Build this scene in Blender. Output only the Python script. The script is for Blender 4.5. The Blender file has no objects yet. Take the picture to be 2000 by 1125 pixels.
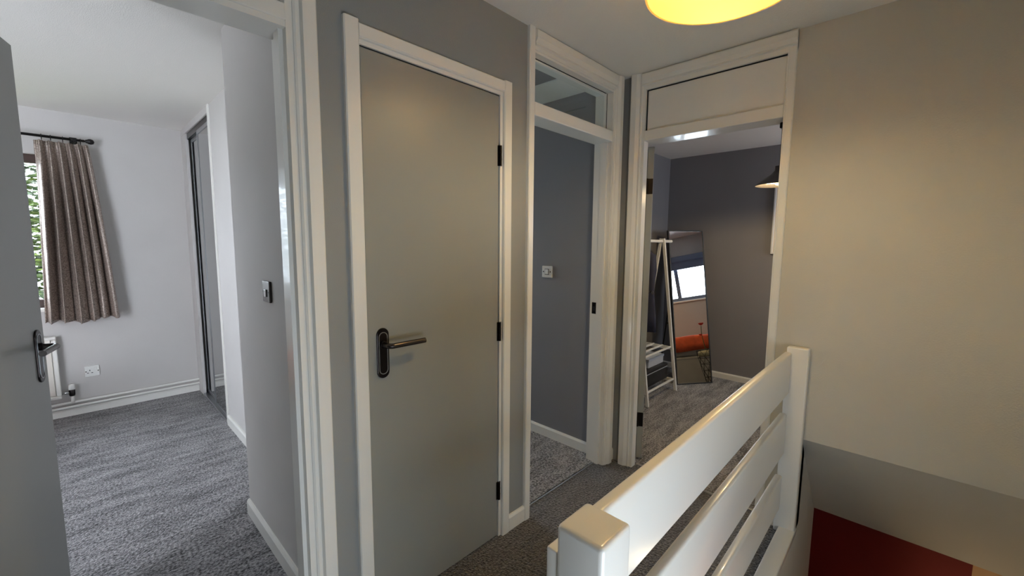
import bpy, bmesh, math, random
from mathutils import Matrix, Vector
random.seed(7)
S = bpy.context.scene
COL = S.collection

# ------------------------------------------------------------------ camera
cam_d = bpy.data.cameras.new('camera'); cam = bpy.data.objects.new('camera', cam_d); COL.objects.link(cam)
H = 1.37096
R = ((0.6930878, 0.72081166, -0.00773617), (-0.07127766, 0.07920765, 0.99430661), (0.71732057, -0.68859037, 0.10627562))
right = Vector((R[0][0], -R[0][1], -R[0][2])); down = Vector((R[1][0], -R[1][1], -R[1][2])); fwd = Vector((R[2][0], -R[2][1], -R[2][2]))
m = Matrix.Identity(4)
for i in range(3):
    m[i][0] = right[i]; m[i][1] = -down[i]; m[i][2] = -fwd[i]
m.translation = Vector((0, 0, H))
cam.matrix_world = m
cam_d.sensor_fit = 'HORIZONTAL'; cam_d.sensor_width = 36; cam_d.lens = 36 * 819.454 / 2000
cam_d.clip_start = 0.02
S.camera = cam

# ------------------------------------------------------------------ world, portals, exposure
SKY = 7.0
w = bpy.data.worlds.new('world'); S.world = w; w.use_nodes = True
bg = w.node_tree.nodes['Background']
bg.inputs[0].default_value = (0.87, 0.95, 1.07, 1); bg.inputs[1].default_value = SKY
S.view_settings.view_transform = 'Standard'; S.view_settings.look = 'None'
S.view_settings.exposure = 1.0; S.view_settings.gamma = 1.0; S.view_settings.use_curve_mapping = False
S.cycles.max_bounces = 12; S.cycles.diffuse_bounces = 6; S.cycles.glossy_bounces = 5
S.cycles.transparent_max_bounces = 12; S.cycles.sample_clamp_indirect = 6.0
S.cycles.use_denoising = True

def portal(name, loc, rot, sx, sy):
    d = bpy.data.lights.new(name, 'AREA'); d.shape = 'RECTANGLE'; d.size = sx; d.size_y = sy
    d.cycles.is_portal = True
    o = bpy.data.objects.new(name, d); o.location = loc; o.rotation_euler = rot; COL.objects.link(o)
PI = math.pi
portal('window_portal', (-0.75, 4.86, 1.42), (-PI/2, 0, 0), 1.5, 1.14)        # bedroom window, light goes -Y
portal('window_portal', (1.575, 3.68, 1.35), (-PI/2, 0, 0), 1.25, 1.5)          # second room
portal('window_portal', (4.05, -0.82, 1.55), (PI/2, 0, 0), 0.9, 0.6)          # third room, light goes +Y
portal('window_portal', (0.30, -0.73, 0.475), (PI/2, 0, 0), .9, .65)          # added unseen stairwell window, light goes +Y

# ------------------------------------------------------------------ materials
def lin(c):
    return tuple((v/255/12.92 if v <= 10 else ((v/255+0.055)/1.055)**2.4) for v in c) + (1,)
MATS = {}
def mat(name, rgb, rough=0.5, metal=0.0, bump=None, spec=0.5, coat=0.0, var=None):
    M = bpy.data.materials.new(name); M.use_nodes = True; nt = M.node_tree; p = nt.nodes['Principled BSDF']
    p.inputs['Base Color'].default_value = lin(rgb); p.inputs['Roughness'].default_value = rough
    p.inputs['Metallic'].default_value = metal; p.inputs['Specular IOR Level'].default_value = spec
    p.inputs['Coat Weight'].default_value = coat
    tc = None
    if bump or var:
        tc = nt.nodes.new('ShaderNodeTexCoord')
    if bump:
        sc, st, dist = bump
        n = nt.nodes.new('ShaderNodeTexNoise'); n.inputs['Scale'].default_value = sc; n.inputs['Detail'].default_value = 3
        nt.links.new(tc.outputs['Object'], n.inputs['Vector'])
        b = nt.nodes.new('ShaderNodeBump'); b.inputs['Strength'].default_value = st; b.inputs['Distance'].default_value = dist
        nt.links.new(n.outputs['Fac'], b.inputs['Height']); nt.links.new(b.outputs['Normal'], p.inputs['Normal'])
    if var:
        sc, amt = var
        n = nt.nodes.new('ShaderNodeTexNoise'); n.inputs['Scale'].default_value = sc; n.inputs['Detail'].default_value = 4
        nt.links.new(tc.outputs['Object'], n.inputs['Vector'])
        r = nt.nodes.new('ShaderNodeValToRGB')
        c = lin(rgb)
        r.color_ramp.elements[0].position = 0.3; r.color_ramp.elements[1].position = 0.7
        r.color_ramp.elements[0].color = tuple(v*(1-amt) for v in c[:3]) + (1,)
        r.color_ramp.elements[1].color = tuple(min(1, v*(1+amt)) for v in c[:3]) + (1,)
        nt.links.new(n.outputs['Fac'], r.inputs['Fac']); nt.links.new(r.outputs['Color'], p.inputs['Base Color'])
    MATS[name] = M
    return M
mat('grey_wall', (145, 146, 145), 0.75, bump=(220, .12, .004), var=(2.5, .03))
mat('pale_wall', (197, 193, 190), 0.75, bump=(220, .12, .004), var=(2.5, .03))
mat('slate_wall', (132, 130, 134), 0.7, bump=(220, .12, .004), var=(2.5, .03))
mat('cream_wall', (200, 197, 189), 0.75, bump=(160, .2, .004), var=(2.0, .03))
mat('red_wall', (132, 20, 16), 0.7, bump=(220, .1, .004))
mat('ceiling_paint', (238, 235, 230), 0.85, bump=(260, .35, .005))
mat('white_gloss', (232, 230, 224), 0.28, bump=(30, .06, .004), coat=.2)
mat('white_satin', (228, 227, 224), 0.4)
mat('door_grey', (146, 147, 143), 0.36, bump=(14, .05, .004), var=(3, .02))
mat('black_metal', (38, 33, 32), 0.28, metal=.85)
mat('gunmetal', (82, 76, 74), 0.25, metal=.95)
mat('dark_iron', (30, 27, 26), 0.45, metal=.5)
mat('chrome', (205, 205, 205), 0.15, metal=1)
mat('aluminium', (170, 172, 175), 0.3, metal=.9)
mat('white_plastic', (225, 224, 220), 0.35)
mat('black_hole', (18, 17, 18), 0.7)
mat('brown_frame', (62, 40, 32), 0.45, var=(30, .2))
mat('blue_grey_frame', (112, 124, 150), 0.4)
mat('mirror_glass', (238, 240, 240), 0.0, metal=1)
mat('wardrobe_mirror', (176, 178, 178), 0.02, metal=1)
mat('radiator_enamel', (228, 222, 212), 0.12, coat=.6)
mat('orange_cloth', (214, 92, 52), 0.9, bump=(300, .3, .004), var=(14, .18))
mat('rust_velvet', (176, 84, 48), 0.85, bump=(300, .3, .004), var=(14, .2))
mat('divan_cloth', (172, 166, 156), 0.9, bump=(400, .2, .003), var=(8, .05))
mat('grey_card', (182, 188, 198), 0.6)
mat('black_case', (26, 26, 28), 0.5)
mat('picture_cream', (226, 216, 202), 0.7)
mat('wood', (190, 128, 78), 0.5, var=(18, .2))
mat('red_petal', (214, 40, 30), 0.6, var=(40, .2))
mat('stem_green', (60, 90, 40), 0.6)
mat('lamp_white', (240, 232, 214), 0.5)
mat('lamp_yellow', (238, 196, 62), .6)
_m = MATS['lamp_yellow']; _nt = _m.node_tree; _p = _nt.nodes['Principled BSDF']
_t = _nt.nodes.new('ShaderNodeBsdfTranslucent'); _t.inputs[0].default_value = lin((250, 242, 222))
_x = _nt.nodes.new('ShaderNodeMixShader'); _x.inputs[0].default_value = .35
_nt.links.new(_p.outputs[0], _x.inputs[1]); _nt.links.new(_t.outputs[0], _x.inputs[2]); _nt.links.new(_x.outputs[0], _nt.nodes['Material Output'].inputs[0])
mat('lamp_grey', (74, 70, 68), 0.4, metal=.3)
mat('basket_liner', (206, 192, 150), 0.8)
mat('bark', (80, 62, 46), 0.9, bump=(40, .5, .01))
mat('ground', (96, 104, 72), 0.95, var=(3, .2))
mat('peach_wall', (226, 190, 150), 0.75)
def emis(name, rgb, strength):
    M = bpy.data.materials.new(name); M.use_nodes = True; nt = M.node_tree
    nt.nodes.remove(nt.nodes['Principled BSDF']); e = nt.nodes.new('ShaderNodeEmission')
    e.inputs[0].default_value = lin(rgb); e.inputs[1].default_value = strength
    nt.links.new(e.outputs[0], nt.nodes['Material Output'].inputs[0]); MATS[name] = M
def bulb_mat(name, rgb, strength):
    emis(name, rgb, strength); nt = MATS[name].node_tree; e = nt.nodes['Emission']
    t = nt.nodes.new('ShaderNodeBsdfTransparent'); ad = nt.nodes.new('ShaderNodeAddShader')
    nt.links.new(t.outputs[0], ad.inputs[0]); nt.links.new(e.outputs[0], ad.inputs[1])
    nt.links.new(ad.outputs[0], nt.nodes['Material Output'].inputs[0])
bulb_mat('bulb_glow', (255, 222, 160), 4)          # clear glowing glass bulb round its lamp
def pane_mat(name, tint, gloss=.10):
    M = bpy.data.materials.new(name); M.use_nodes = True; nt = M.node_tree
    nt.nodes.remove(nt.nodes['Principled BSDF'])
    t = nt.nodes.new('ShaderNodeBsdfTransparent'); t.inputs[0].default_value = tint + (1,)
    g = nt.nodes.new('ShaderNodeBsdfGlossy'); g.inputs['Roughness'].default_value = .02
    lw = nt.nodes.new('ShaderNodeLayerWeight'); pw = nt.nodes.new('ShaderNodeMath'); pw.operation = 'POWER'; pw.inputs[1].default_value = 5
    nt.links.new(lw.outputs['Facing'], pw.inputs[0])
    f = nt.nodes.new('ShaderNodeMath'); f.operation = 'MULTIPLY_ADD'; f.inputs[1].default_value = .9; f.inputs[2].default_value = .05
    nt.links.new(pw.outputs[0], f.inputs[0])
    mx = nt.nodes.new('ShaderNodeMixShader')
    nt.links.new(f.outputs[0], mx.inputs[0]); nt.links.new(t.outputs[0], mx.inputs[1]); nt.links.new(g.outputs[0], mx.inputs[2])
    nt.links.new(mx.outputs[0], nt.nodes['Material Output'].inputs[0]); MATS[name] = M
pane_mat('glass', (.96, .98, .98))
def carpet_mat(name, dark, light, cell, streak):
    M = bpy.data.materials.new(name); M.use_nodes = True; nt = M.node_tree; p = nt.nodes['Principled BSDF']
    p.inputs['Roughness'].default_value = 1; p.inputs['Specular IOR Level'].default_value = .1
    p.inputs['Sheen Weight'].default_value = .35; p.inputs['Sheen Roughness'].default_value = .6
    tc = nt.nodes.new('ShaderNodeTexCoord')
    v = nt.nodes.new('ShaderNodeTexVoronoi'); v.inputs['Scale'].default_value = cell
    n1 = nt.nodes.new('ShaderNodeTexNoise'); n1.inputs['Scale'].default_value = cell*.7; n1.inputs['Detail'].default_value = 3
    mp = nt.nodes.new('ShaderNodeMapping'); mp.inputs['Scale'].default_value = (4.5, 15.0, 1); mp.inputs['Rotation'].default_value = (0, 0, .25)
    n2 = nt.nodes.new('ShaderNodeTexNoise'); n2.inputs['Scale'].default_value = 1.0; n2.inputs['Detail'].default_value = 6; n2.inputs['Roughness'].default_value = .65
    for q in (v, n1, mp): nt.links.new(tc.outputs['Object'], q.inputs['Vector'])
    nt.links.new(mp.outputs[0], n2.inputs['Vector'])
    a = nt.nodes.new('ShaderNodeMath'); a.operation = 'MULTIPLY_ADD'; a.inputs[1].default_value = 1.5; a.inputs[2].default_value = -.25
    nt.links.new(n1.outputs['Fac'], a.inputs[0])
    b = nt.nodes.new('ShaderNodeMath'); b.operation = 'MULTIPLY_ADD'; b.inputs[1].default_value = streak
    nt.links.new(n2.outputs['Fac'], b.inputs[0])
    nt.links.new(a.outputs[0], b.inputs[2])
    c = nt.nodes.new('ShaderNodeMath'); c.operation = 'SUBTRACT'; c.inputs[1].default_value = streak*.5
    nt.links.new(b.outputs[0], c.inputs[0])
    r = nt.nodes.new('ShaderNodeValToRGB'); r.color_ramp.elements[0].position = .28; r.color_ramp.elements[1].position = .78
    r.color_ramp.elements[0].color = lin(dark); r.color_ramp.elements[1].color = lin(light)
    nt.links.new(c.outputs[0], r.inputs['Fac']); nt.links.new(r.outputs['Color'], p.inputs['Base Color'])
    s = nt.nodes.new('ShaderNodeMath'); s.operation = 'ADD'
    nt.links.new(c.outputs[0], s.inputs[0]); nt.links.new(v.outputs['Distance'], s.inputs[1])
    bp = nt.nodes.new('ShaderNodeBump'); bp.inputs['Strength'].default_value = .9; bp.inputs['Distance'].default_value = .006
    nt.links.new(s.outputs[0], bp.inputs['Height']); nt.links.new(bp.outputs['Normal'], p.inputs['Normal'])
    MATS[name] = M
carpet_mat('twist_carpet', (20, 18, 19), (106, 103, 104), 130, .55)
carpet_mat('shag_carpet', (34, 32, 34), (172, 169, 171), 125, 1.0)
def curtain_mat():
    M = bpy.data.materials.new('curtain_fabric'); M.use_nodes = True; nt = M.node_tree; p = nt.nodes['Principled BSDF']
    p.inputs['Roughness'].default_value = .42; p.inputs['Metallic'].default_value = .25
    tc = nt.nodes.new('ShaderNodeTexCoord'); v = nt.nodes.new('ShaderNodeTexVoronoi'); v.inputs['Scale'].default_value = 190
    n = nt.nodes.new('ShaderNodeTexNoise'); n.inputs['Scale'].default_value = 90; n.inputs['Detail'].default_value = 4
    nt.links.new(tc.outputs['UV'], v.inputs['Vector']); nt.links.new(tc.outputs['UV'], n.inputs['Vector'])
    mth = nt.nodes.new('ShaderNodeMath'); mth.operation = 'MULTIPLY'
    nt.links.new(v.outputs['Distance'], mth.inputs[0]); nt.links.new(n.outputs['Fac'], mth.inputs[1])
    r = nt.nodes.new('ShaderNodeValToRGB'); r.color_ramp.elements[0].position = .1; r.color_ramp.elements[1].position = .38
    r.color_ramp.elements[0].color = lin((190, 174, 163)); r.color_ramp.elements[1].color = lin((126, 112, 103))
    nt.links.new(mth.outputs[0], r.inputs['Fac']); nt.links.new(r.outputs['Color'], p.inputs['Base Color'])
    MATS['curtain_fabric'] = M
curtain_mat()
def leaf_mat():
    M = bpy.data.materials.new('leaf_green'); M.use_nodes = True; nt = M.node_tree; p = nt.nodes['Principled BSDF']
    p.inputs['Roughness'].default_value = .6
    tc = nt.nodes.new('ShaderNodeTexCoord'); n = nt.nodes.new('ShaderNodeTexNoise'); n.inputs['Scale'].default_value = 3.0
    nt.links.new(tc.outputs['Object'], n.inputs['Vector'])
    r = nt.nodes.new('ShaderNodeValToRGB'); r.color_ramp.elements[0].position = .35; r.color_ramp.elements[1].position = .65
    r.color_ramp.elements[0].color = lin((26, 44, 14)); r.color_ramp.elements[1].color = lin((78, 92, 24))
    nt.links.new(n.outputs['Fac'], r.inputs['Fac']); nt.links.new(r.outputs['Color'], p.inputs['Base Color'])
    MATS['leaf_green'] = M
leaf_mat()

# ------------------------------------------------------------------ helpers
def box(bm, x0, x1, y0, y1, z0, z1, bev=0, seg=2):
    x0, x1 = min(x0, x1), max(x0, x1); y0, y1 = min(y0, y1), max(y0, y1); z0, z1 = min(z0, z1), max(z0, z1)
    vs = [bm.verts.new(p) for p in ((x0,y0,z0),(x1,y0,z0),(x1,y1,z0),(x0,y1,z0),(x0,y0,z1),(x1,y0,z1),(x1,y1,z1),(x0,y1,z1))]
    fs = [bm.faces.new([vs[i] for i in f]) for f in ((0,3,2,1),(4,5,6,7),(0,1,5,4),(1,2,6,5),(2,3,7,6),(3,0,4,7))]
    if bev:
        es = list({e for f in fs for e in f.edges})
        bmesh.ops.bevel(bm, geom=es, offset=bev, segments=seg, profile=.5, affect='EDGES')
    return bm
def B(*a, **k): return box(bmesh.new(), *a, **k)
def xform(bm, M): bmesh.ops.transform(bm, matrix=M, verts=bm.verts[:]); return bm
def prism(bm, poly, a0, a1, axis='z'):
    """poly: 2-D points; z -> (x,y), x -> (y,z), y -> (x,z)"""
    def P(p, a): return {'z': (p[0], p[1], a), 'x': (a, p[0], p[1]), 'y': (p[0], a, p[1])}[axis]
    lo = [bm.verts.new(P(p, a0)) for p in poly]; hi = [bm.verts.new(P(p, a1)) for p in poly]
    n = len(poly); bm.faces.new(lo); bm.faces.new(hi)
    for i in range(n): bm.faces.new((lo[i], lo[(i+1) % n], hi[(i+1) % n], hi[i]))
    bmesh.ops.recalc_face_normals(bm, faces=bm.faces[:])
    return bm
def tube(bm, pts, r, n=12, cap=True):
    pts = [Vector(p) for p in pts]; rings = []
    up = None
    for i, p in enumerate(pts):
        d = (pts[min(i+1, len(pts)-1)] - pts[max(i-1, 0)]).normalized()
        if up is None:
            up = Vector((0, 0, 1)) if abs(d.z) < .9 else Vector((1, 0, 0))
        s = d.cross(up).normalized(); up = s.cross(d).normalized()
        rr = r[i] if isinstance(r, (list, tuple)) else r
        rings.append([bm.verts.new(p + (s*math.cos(2*PI*k/n) + up*math.sin(2*PI*k/n))*rr) for k in range(n)])
    for a, b in zip(rings, rings[1:]):
        for k in range(n): bm.faces.new((a[k], a[(k+1) % n], b[(k+1) % n], b[k]))
    if cap: bm.faces.new(rings[0][::-1]); bm.faces.new(rings[-1])
    bmesh.ops.recalc_face_normals(bm, faces=bm.faces[:])
    return bm
def bar(bm, a, b, w, h=None, side=None, bev=.002):
    """square bar from a to b"""
    h = h or w; a = Vector(a); b = Vector(b); d = (b-a); L = d.length; d.normalize()
    s = Vector(side) if side else (Vector((0, 0, 1)) if abs(d.z) < .9 else Vector((1, 0, 0)))
    t = d.cross(s).normalized(); s = t.cross(d).normalized()
    nb = bmesh.new(); box(nb, -w/2, w/2, -h/2, h/2, 0, L, bev, 1)
    M = Matrix.Identity(4)
    for i in range(3): M[i][0] = t[i]; M[i][1] = s[i]; M[i][2] = d[i]; M[i][3] = a[i]
    xform(nb, M); me = bpy.data.meshes.new('t'); nb.to_mesh(me); nb.free(); bm.from_mesh(me); bpy.data.meshes.remove(me)
    return bm
def lathe(bm, prof, c=(0, 0, 0), n=32, axis='z', cap=True):
    rings = []
    for r, h in prof:
        ring = []
        for k in range(n):
            a = 2*PI*k/n; q = (r*math.cos(a), r*math.sin(a), h)
            if axis == 'y': q = (q[0], q[2], q[1])
            if axis == 'x': q = (q[2], q[0], q[1])
            ring.append(bm.verts.new((c[0]+q[0], c[1]+q[1], c[2]+q[2])))
        rings.append(ring)
    for a, b in zip(rings, rings[1:]):
        for k in range(n): bm.faces.new((a[k], a[(k+1) % n], b[(k+1) % n], b[k]))
    for rg, (r, h) in ((rings[0], prof[0]), (rings[-1], prof[-1])):
        if r > 1e-6 and cap: bm.faces.new(rg)
    bmesh.ops.remove_doubles(bm, verts=bm.verts[:], dist=1e-6)
    bmesh.ops.recalc_face_normals(bm, faces=bm.faces[:])
    return bm
def root_of(o):
    while o.parent: o = o.parent
    return o
def obj(name, bm, m, parent=None, smooth=False, label=None):
    me = bpy.data.meshes.new(name); o = bpy.data.objects.new(name, me)
    if parent:
        bmesh.ops.translate(bm, vec=-Vector(root_of(parent)['org']), verts=bm.verts[:])
    bm.to_mesh(me); bm.free(); me.materials.append(MATS[m]); COL.objects.link(o)
    if parent: o.parent = parent
    if smooth:
        for p in me.polygons: p.use_smooth = True
    if label: o['label'] = label
    return o
def auto_smooth(o, ang=35):
    me = o.data
    for p in me.polygons: p.use_smooth = True
    b = bmesh.new(); b.from_mesh(me)
    for e in b.edges:
        if len(e.link_faces) == 2 and e.calc_face_angle(0) > math.radians(ang): e.smooth = False
    b.to_mesh(me); b.free()
    return o
def tag(o, label, cat, group=None, kind=None):
    o['label'] = label; o['category'] = cat
    if group: o['group'] = group
    if kind: o['kind'] = kind
    return o
def thing(name, label, cat, loc, group=None, kind=None):
    o = bpy.data.objects.new(name, None); COL.objects.link(o); o.location = loc; o['org'] = tuple(loc)
    o.empty_display_size = .1
    return tag(o, label, cat, group, kind)
def struct(name, bm, m, label, cat): return tag(obj(name, bm, m), label, cat, kind='structure')
def boxes(*bs):
    bm = bmesh.new()
    for b in bs: box(bm, *b)
    return bm

# ------------------------------------------------------------------ key dimensions (metres)
YA, TA = 1.314, .10            # left wall of the landing
XB = 2.30                      # end wall of the landing
CL, C1, C2, C3 = 2.325, 2.318, 2.300, 2.288   # ceilings
YR = -.55                      # right wall of the stairwell
YS = .318                      # side of the stairwell below the balustrade
TOP = 2.42

# ------------------------------------------------------------------ setting: landing
struct('floor', boxes((-1.2, .53, YR, YA+.045, -.17, 0), (.53, XB+.035, YS+.002, YA+.045, -.17, 0)), 'twist_carpet', 'dark grey speckled twist carpet on the landing', 'floor')
struct('wall_left', boxes((-1.3, -.33, YA, YA+TA, 0, TOP), (.50, .637, YA, YA+TA, 0, TOP), (.637, 1.305, YA, YA+TA, 2.01, TOP),
       (1.305, 1.475, YA, YA+TA, 0, TOP), (2.215, XB+.1, YA, YA+TA, 0, TOP)), 'grey_wall', 'warm grey landing wall with the row of doorways', 'wall')
struct('wall_end_corner', boxes((XB, XB+.1, 1.235, YA, 0, TOP)), 'grey_wall', 'narrow grey wall strip in the landing corner', 'wall')
struct('wall_end', boxes((XB, XB+.1, YS, .46, 0, TOP), (XB, XB+.1, YR, YS, .47, TOP)), 'cream_wall', 'cream wall over the stairs beside the end doorway', 'wall')
struct('ceiling', boxes((-1.3, XB, YR-.1, YA, CL, TOP)), 'ceiling_paint', 'off-white stippled ceiling over the landing', 'ceiling')
struct('wall_back', boxes((-1.3, -1.2, YR-.1, YA, -.2, TOP)), 'grey_wall', 'grey landing wall facing the end doorway', 'wall')
struct('wall_right', boxes((-1.2, -.15, YR-.1, YR, -2.5, TOP), (.75, 4.6, YR-.1, YR, -2.5, -.17), (.75, XB+.1, YR-.1, YR, -.17, TOP), (-.15, .75, YR-.1, YR, -2.5, .15), (-.15, .75, YR-.1, YR, .80, TOP),
       (XB+.1, 2.96, YR-.1, YR, -.17, .5)),
       'cream_wall', 'cream outer wall along the stairs', 'wall')
# stairs and lower hall
struct('wall_stair_side', boxes((.53, 2.925, YS, YS+.08, -2.5, -.17), (.53, XB, YS, YS+.002, -.17, -.02), (XB, 2.925, YS, YS+.03, -.17, .47)), 'cream_wall', 'cream side wall of the stairwell below the landing edge', 'wall')
bm = bmesh.new(); prism(bm, [(XB+.0, .47), (XB+.1, .47), (2.96, -.12), (2.96, -.17), (2.925, -.17)], YR, YS, 'y')
struct('ceiling_stair_slope', bm, 'cream_wall', 'sloping soffit dropping down over the stairs', 'ceiling')
struct('wall_lower_red', boxes((3.4, 3.5, -.37, 1.3, -2.5, -.17)), 'red_wall', 'dark red wall at the foot of the stairs', 'wall')
struct('wall_lower_pale', boxes((3.5, 3.6, YR-.1, -.36, -2.5, -.17)), 'peach_wall', 'peach wall beside the red wall below the stairs', 'wall')
struct('floor_lower', boxes((-1.2, 4.6, YR-.1, 1.4, -2.6, -2.5)), 'twist_carpet', 'dark floor of the hall below the stairs', 'floor')
struct('wall_lower_side', boxes((2.925, 3.7, 1.3, 1.4, -2.5, -.17)), 'cream_wall', 'cream side wall of the lower hall', 'wall')
struct('wall_lower_near', boxes((2.80, 2.925, YS+.08, 1.4, -2.5, -.17), (-1.3, -1.2, YR-.1, YS+.08, -2.6, -.2), (-1.3, .53, YS, YS+.08, -2.5, -.17)), 'cream_wall', 'cream walls enclosing the hall under the landing', 'wall')
st = thing('staircase', 'carpeted flight of stairs going down beside the balustrade', 'stairs', (.53, -.1, 0), kind='structure')
for k in range(12):
    obj('step', B(.53 + .215*k, .53 + .215*(k+1) + .02, YR+.002, YS-.002, -.19*(k+1) - .12, -.19*(k+1), .01), 'twist_carpet', st)

LOWER = (2.95, YR+.09, -1.45)

# ------------------------------------------------------------------ setting: first bedroom (left doorway)
Y1 = 4.68
struct('floor_bedroom', boxes((-2.2, .60, YA+.060, 2.34, -.15, 0), (-2.2, .735, 2.34, Y1, -.15, 0)), 'shag_carpet', 'mid grey shag carpet of the first bedroom', 'floor')
struct('wall_bedroom_window', boxes((-2.3, -1.5, Y1, Y1+.15, 0, TOP), (-1.5, 0, Y1, Y1+.15, 0, .86), (-1.5, 0, Y1, Y1+.15, 1.99, TOP), (0, .85, Y1, Y1+.15, 0, TOP)), 'pale_wall', 'pale grey bedroom wall with the curtained window', 'wall')
struct('wall_bedroom_switch', boxes((.529, .60, YA+TA, 2.34, 0, TOP), (.60, .72, 2.29, 2.34, 0, TOP)), 'pale_wall', 'pale grey projecting wall beside the bedroom doorway', 'wall')
struct('wall_bedroom_inner', boxes((.72, .80, 2.34, 3.63, 0, TOP)), 'pale_wall', 'pale wall section between wardrobe and projecting wall', 'wall')
struct('wall_bedroom_left', boxes((-2.3, -2.2, YA+TA, Y1, 0, TOP)), 'pale_wall', 'pale wall of the bedroom facing the wardrobe', 'wall')
struct('ceiling_bedroom', boxes((-2.2, 1.4, YA+TA, Y1, C1, TOP)), 'ceiling_paint', 'white ceiling of the first bedroom', 'ceiling')

# second room (open doorway with glazed transom)
Y2 = 3.50
struct('floor_second_room', boxes((1.42, 2.25, YA+.062, Y2, -.15, .002), (.85, 1.42, 2.4, Y2, -.15, .002)), 'shag_carpet', 'grey shag carpet of the second room', 'floor')
struct('wall_second_right', boxes((2.25, 2.40, YA+TA, Y2, 0, TOP)), 'slate_wall', 'slate grey wall seen through the middle doorway', 'wall')
struct('wall_second_window', boxes((.85, .95, Y2, Y2+.15, 0, TOP), (2.20, 2.40, Y2, Y2+.15, 0, TOP), (.95, 2.20, Y2, Y2+.15, 0, .60), (.95, 2.20, Y2, Y2+.15, 2.10, TOP)), 'slate_wall', 'slate grey window wall of the second room', 'wall')
struct('wall_cupboard', boxes((1.34, 1.42, YA+TA, 2.4, 0, TOP), (.60, 1.34, 2.34, 2.4, 0, TOP), (.80, .85, 2.4, Y2+.15, 0, TOP)), 'slate_wall', 'slate grey wall around the built-in cupboard', 'wall')
struct('ceiling_second_room', boxes((.85, 2.25, YA+TA, Y2, C2, TOP)), 'ceiling_paint', 'white ceiling seen through the glazed transom', 'ceiling')
lh = thing('loft_hatch', 'grey loft hatch panel in the ceiling behind the glazed transom', 'hatch', (1.75, 1.9, C2), kind='structure')
obj('hatch_panel', B(1.44, 1.955, 1.425, 2.28, C2-.006, C2, .002), 'slate_wall', lh)
for a in ((1.425, 1.44, 1.425, 2.30), (1.955, 1.972, 1.425, 2.30), (1.44, 1.955, 2.28, 2.30)):
    obj('hatch_trim', B(a[0], a[1], a[2], a[3], C2-.008, C2, .002), 'white_satin', lh)

# third room (end doorway)
X3, Y3L, Y3R = 4.55, 2.00, -.64
struct('floor_third_room', boxes((XB+.058, X3, YS+.03, Y3L, -.17, 0), (2.96, X3, Y3R, YS+.03, -.17, 0)), 'shag_carpet', 'dark grey shag carpet of the third room', 'floor')
struct('wall_third_back', boxes((X3, X3+.1, Y3R-.1, Y3L+.1, 0, TOP)), 'slate_wall', 'slate grey wall behind the standing mirror', 'wall')
struct('wall_third_left', boxes((XB+.1, X3, Y3L, Y3L+.1, 0, TOP)), 'slate_wall', 'slate grey side wall behind the clothes rack', 'wall')
struct('wall_third_window', boxes((2.96, 3.60, Y3R-.1, Y3R, -.1, TOP), (2.3, 2.96, Y3R-.1, Y3R, .4, TOP), (3.60, 4.50, Y3R-.1, Y3R, -.1, 1.27), (3.60, 4.50, Y3R-.1, Y3R, 1.86, TOP), (4.50, X3, Y3R-.1, Y3R, -.1, TOP)), 'pale_wall', 'pale window wall of the third room', 'wall')
struct('ceiling_third_room', boxes((XB+.1, X3, Y3R, Y3L, C3, TOP)), 'ceiling_paint', 'white ceiling of the third room', 'ceiling')
# roof and ground outside
struct('roof', boxes((-2.5, 4.9, -.9, 5.0, TOP, TOP+.08)), 'slate_wall', 'flat slab roof over all the rooms', 'roof')
struct('ground', boxes((-14, 14, 5.2, 22, -2.7, -2.6)), 'ground', 'lawn outside the bedroom window', 'ground')

# ------------------------------------------------------------------ skirting boards
def skirt_poly(face, d, h=.075, t=.014):
    return [(face, 0), (face, h), (face+d*t*.55, h), (face+d*t, h-.012), (face+d*t, 0)]
def skirting(name, axis, face, d, a0, a1, label, h=.075, z=0):
    bm = bmesh.new(); prism(bm, [(p[0], p[1]+z) for p in skirt_poly(face, d, h)], a0, a1, axis)
    return struct(name, bm, 'white_gloss', label, 'skirting')
skirting('baseboard_left', 'x', YA, -1, .529, .612, 'short white skirting between the first two door frames')
skirting('baseboard_left_middle', 'x', YA, -1, 1.348, 1.456, 'short white skirting between grey door and middle doorway')
skirting('baseboard_left_corner', 'x', YA, -1, 2.258, XB, 'tiny white skirting in the landing corner')
skirting('baseboard_bedroom_switch', 'y', .529, -1, YA+TA, 2.34, 'white skirting below the wall switch in the bedroom')
skirting('baseboard_bedroom_inner', 'y', .72, -1, 2.35, 3.625, 'white skirting beside the sliding wardrobe')
skirting('baseboard_bedroom_window', 'x', Y1, -1, -2.2, .72, 'white skirting below the heating pipes', h=.055)
skirting('baseboard_second_right', 'y', 2.25, -1, YA+TA, Y2, 'white skirting along the slate wall past the middle doorway', z=.002, h=.07)
skirting('baseboard_third_back', 'y', X3, -1, Y3R, Y3L, 'white skirting along the slate wall behind the mirror', h=.06)
skirting('baseboard_third_left', 'x', Y3L, -1, XB+.1, X3, 'white skirting along the wall behind the clothes rack', h=.06)
skirting('baseboard_end', 'y', XB, -1, .402, .455, 'white skirting between end doorway and balustrade')

# ------------------------------------------------------------------ doors and frames
def arch_poly(i, o, face, out):
    """moulded architrave section: i inner edge, o outer edge along the wall, out = sign of outward normal"""
    W = abs(o-i); s = 1 if o > i else -1
    pts = [(0, 0), (0, .010), (W*.16, .013), (W*.22, .020), (W*.34, .017), (W*.44, .023), (W*.56, .029), (W*.92, .030), (W, .025), (W, 0)]
    return [(i+s*a, face+out*b) for a, b in pts]
def flat_poly(i, o, face, out, t=.016):
    s = 1 if o > i else -1; W = abs(o-i)
    return [(i, face), (i, face+out*(t-.004)), (i+s*.004, face+out*t), (o-s*.004, face+out*t), (o, face+out*(t-.004)), (o, face)]
def swap(poly): return [(b, a) for a, b in poly]

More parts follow.
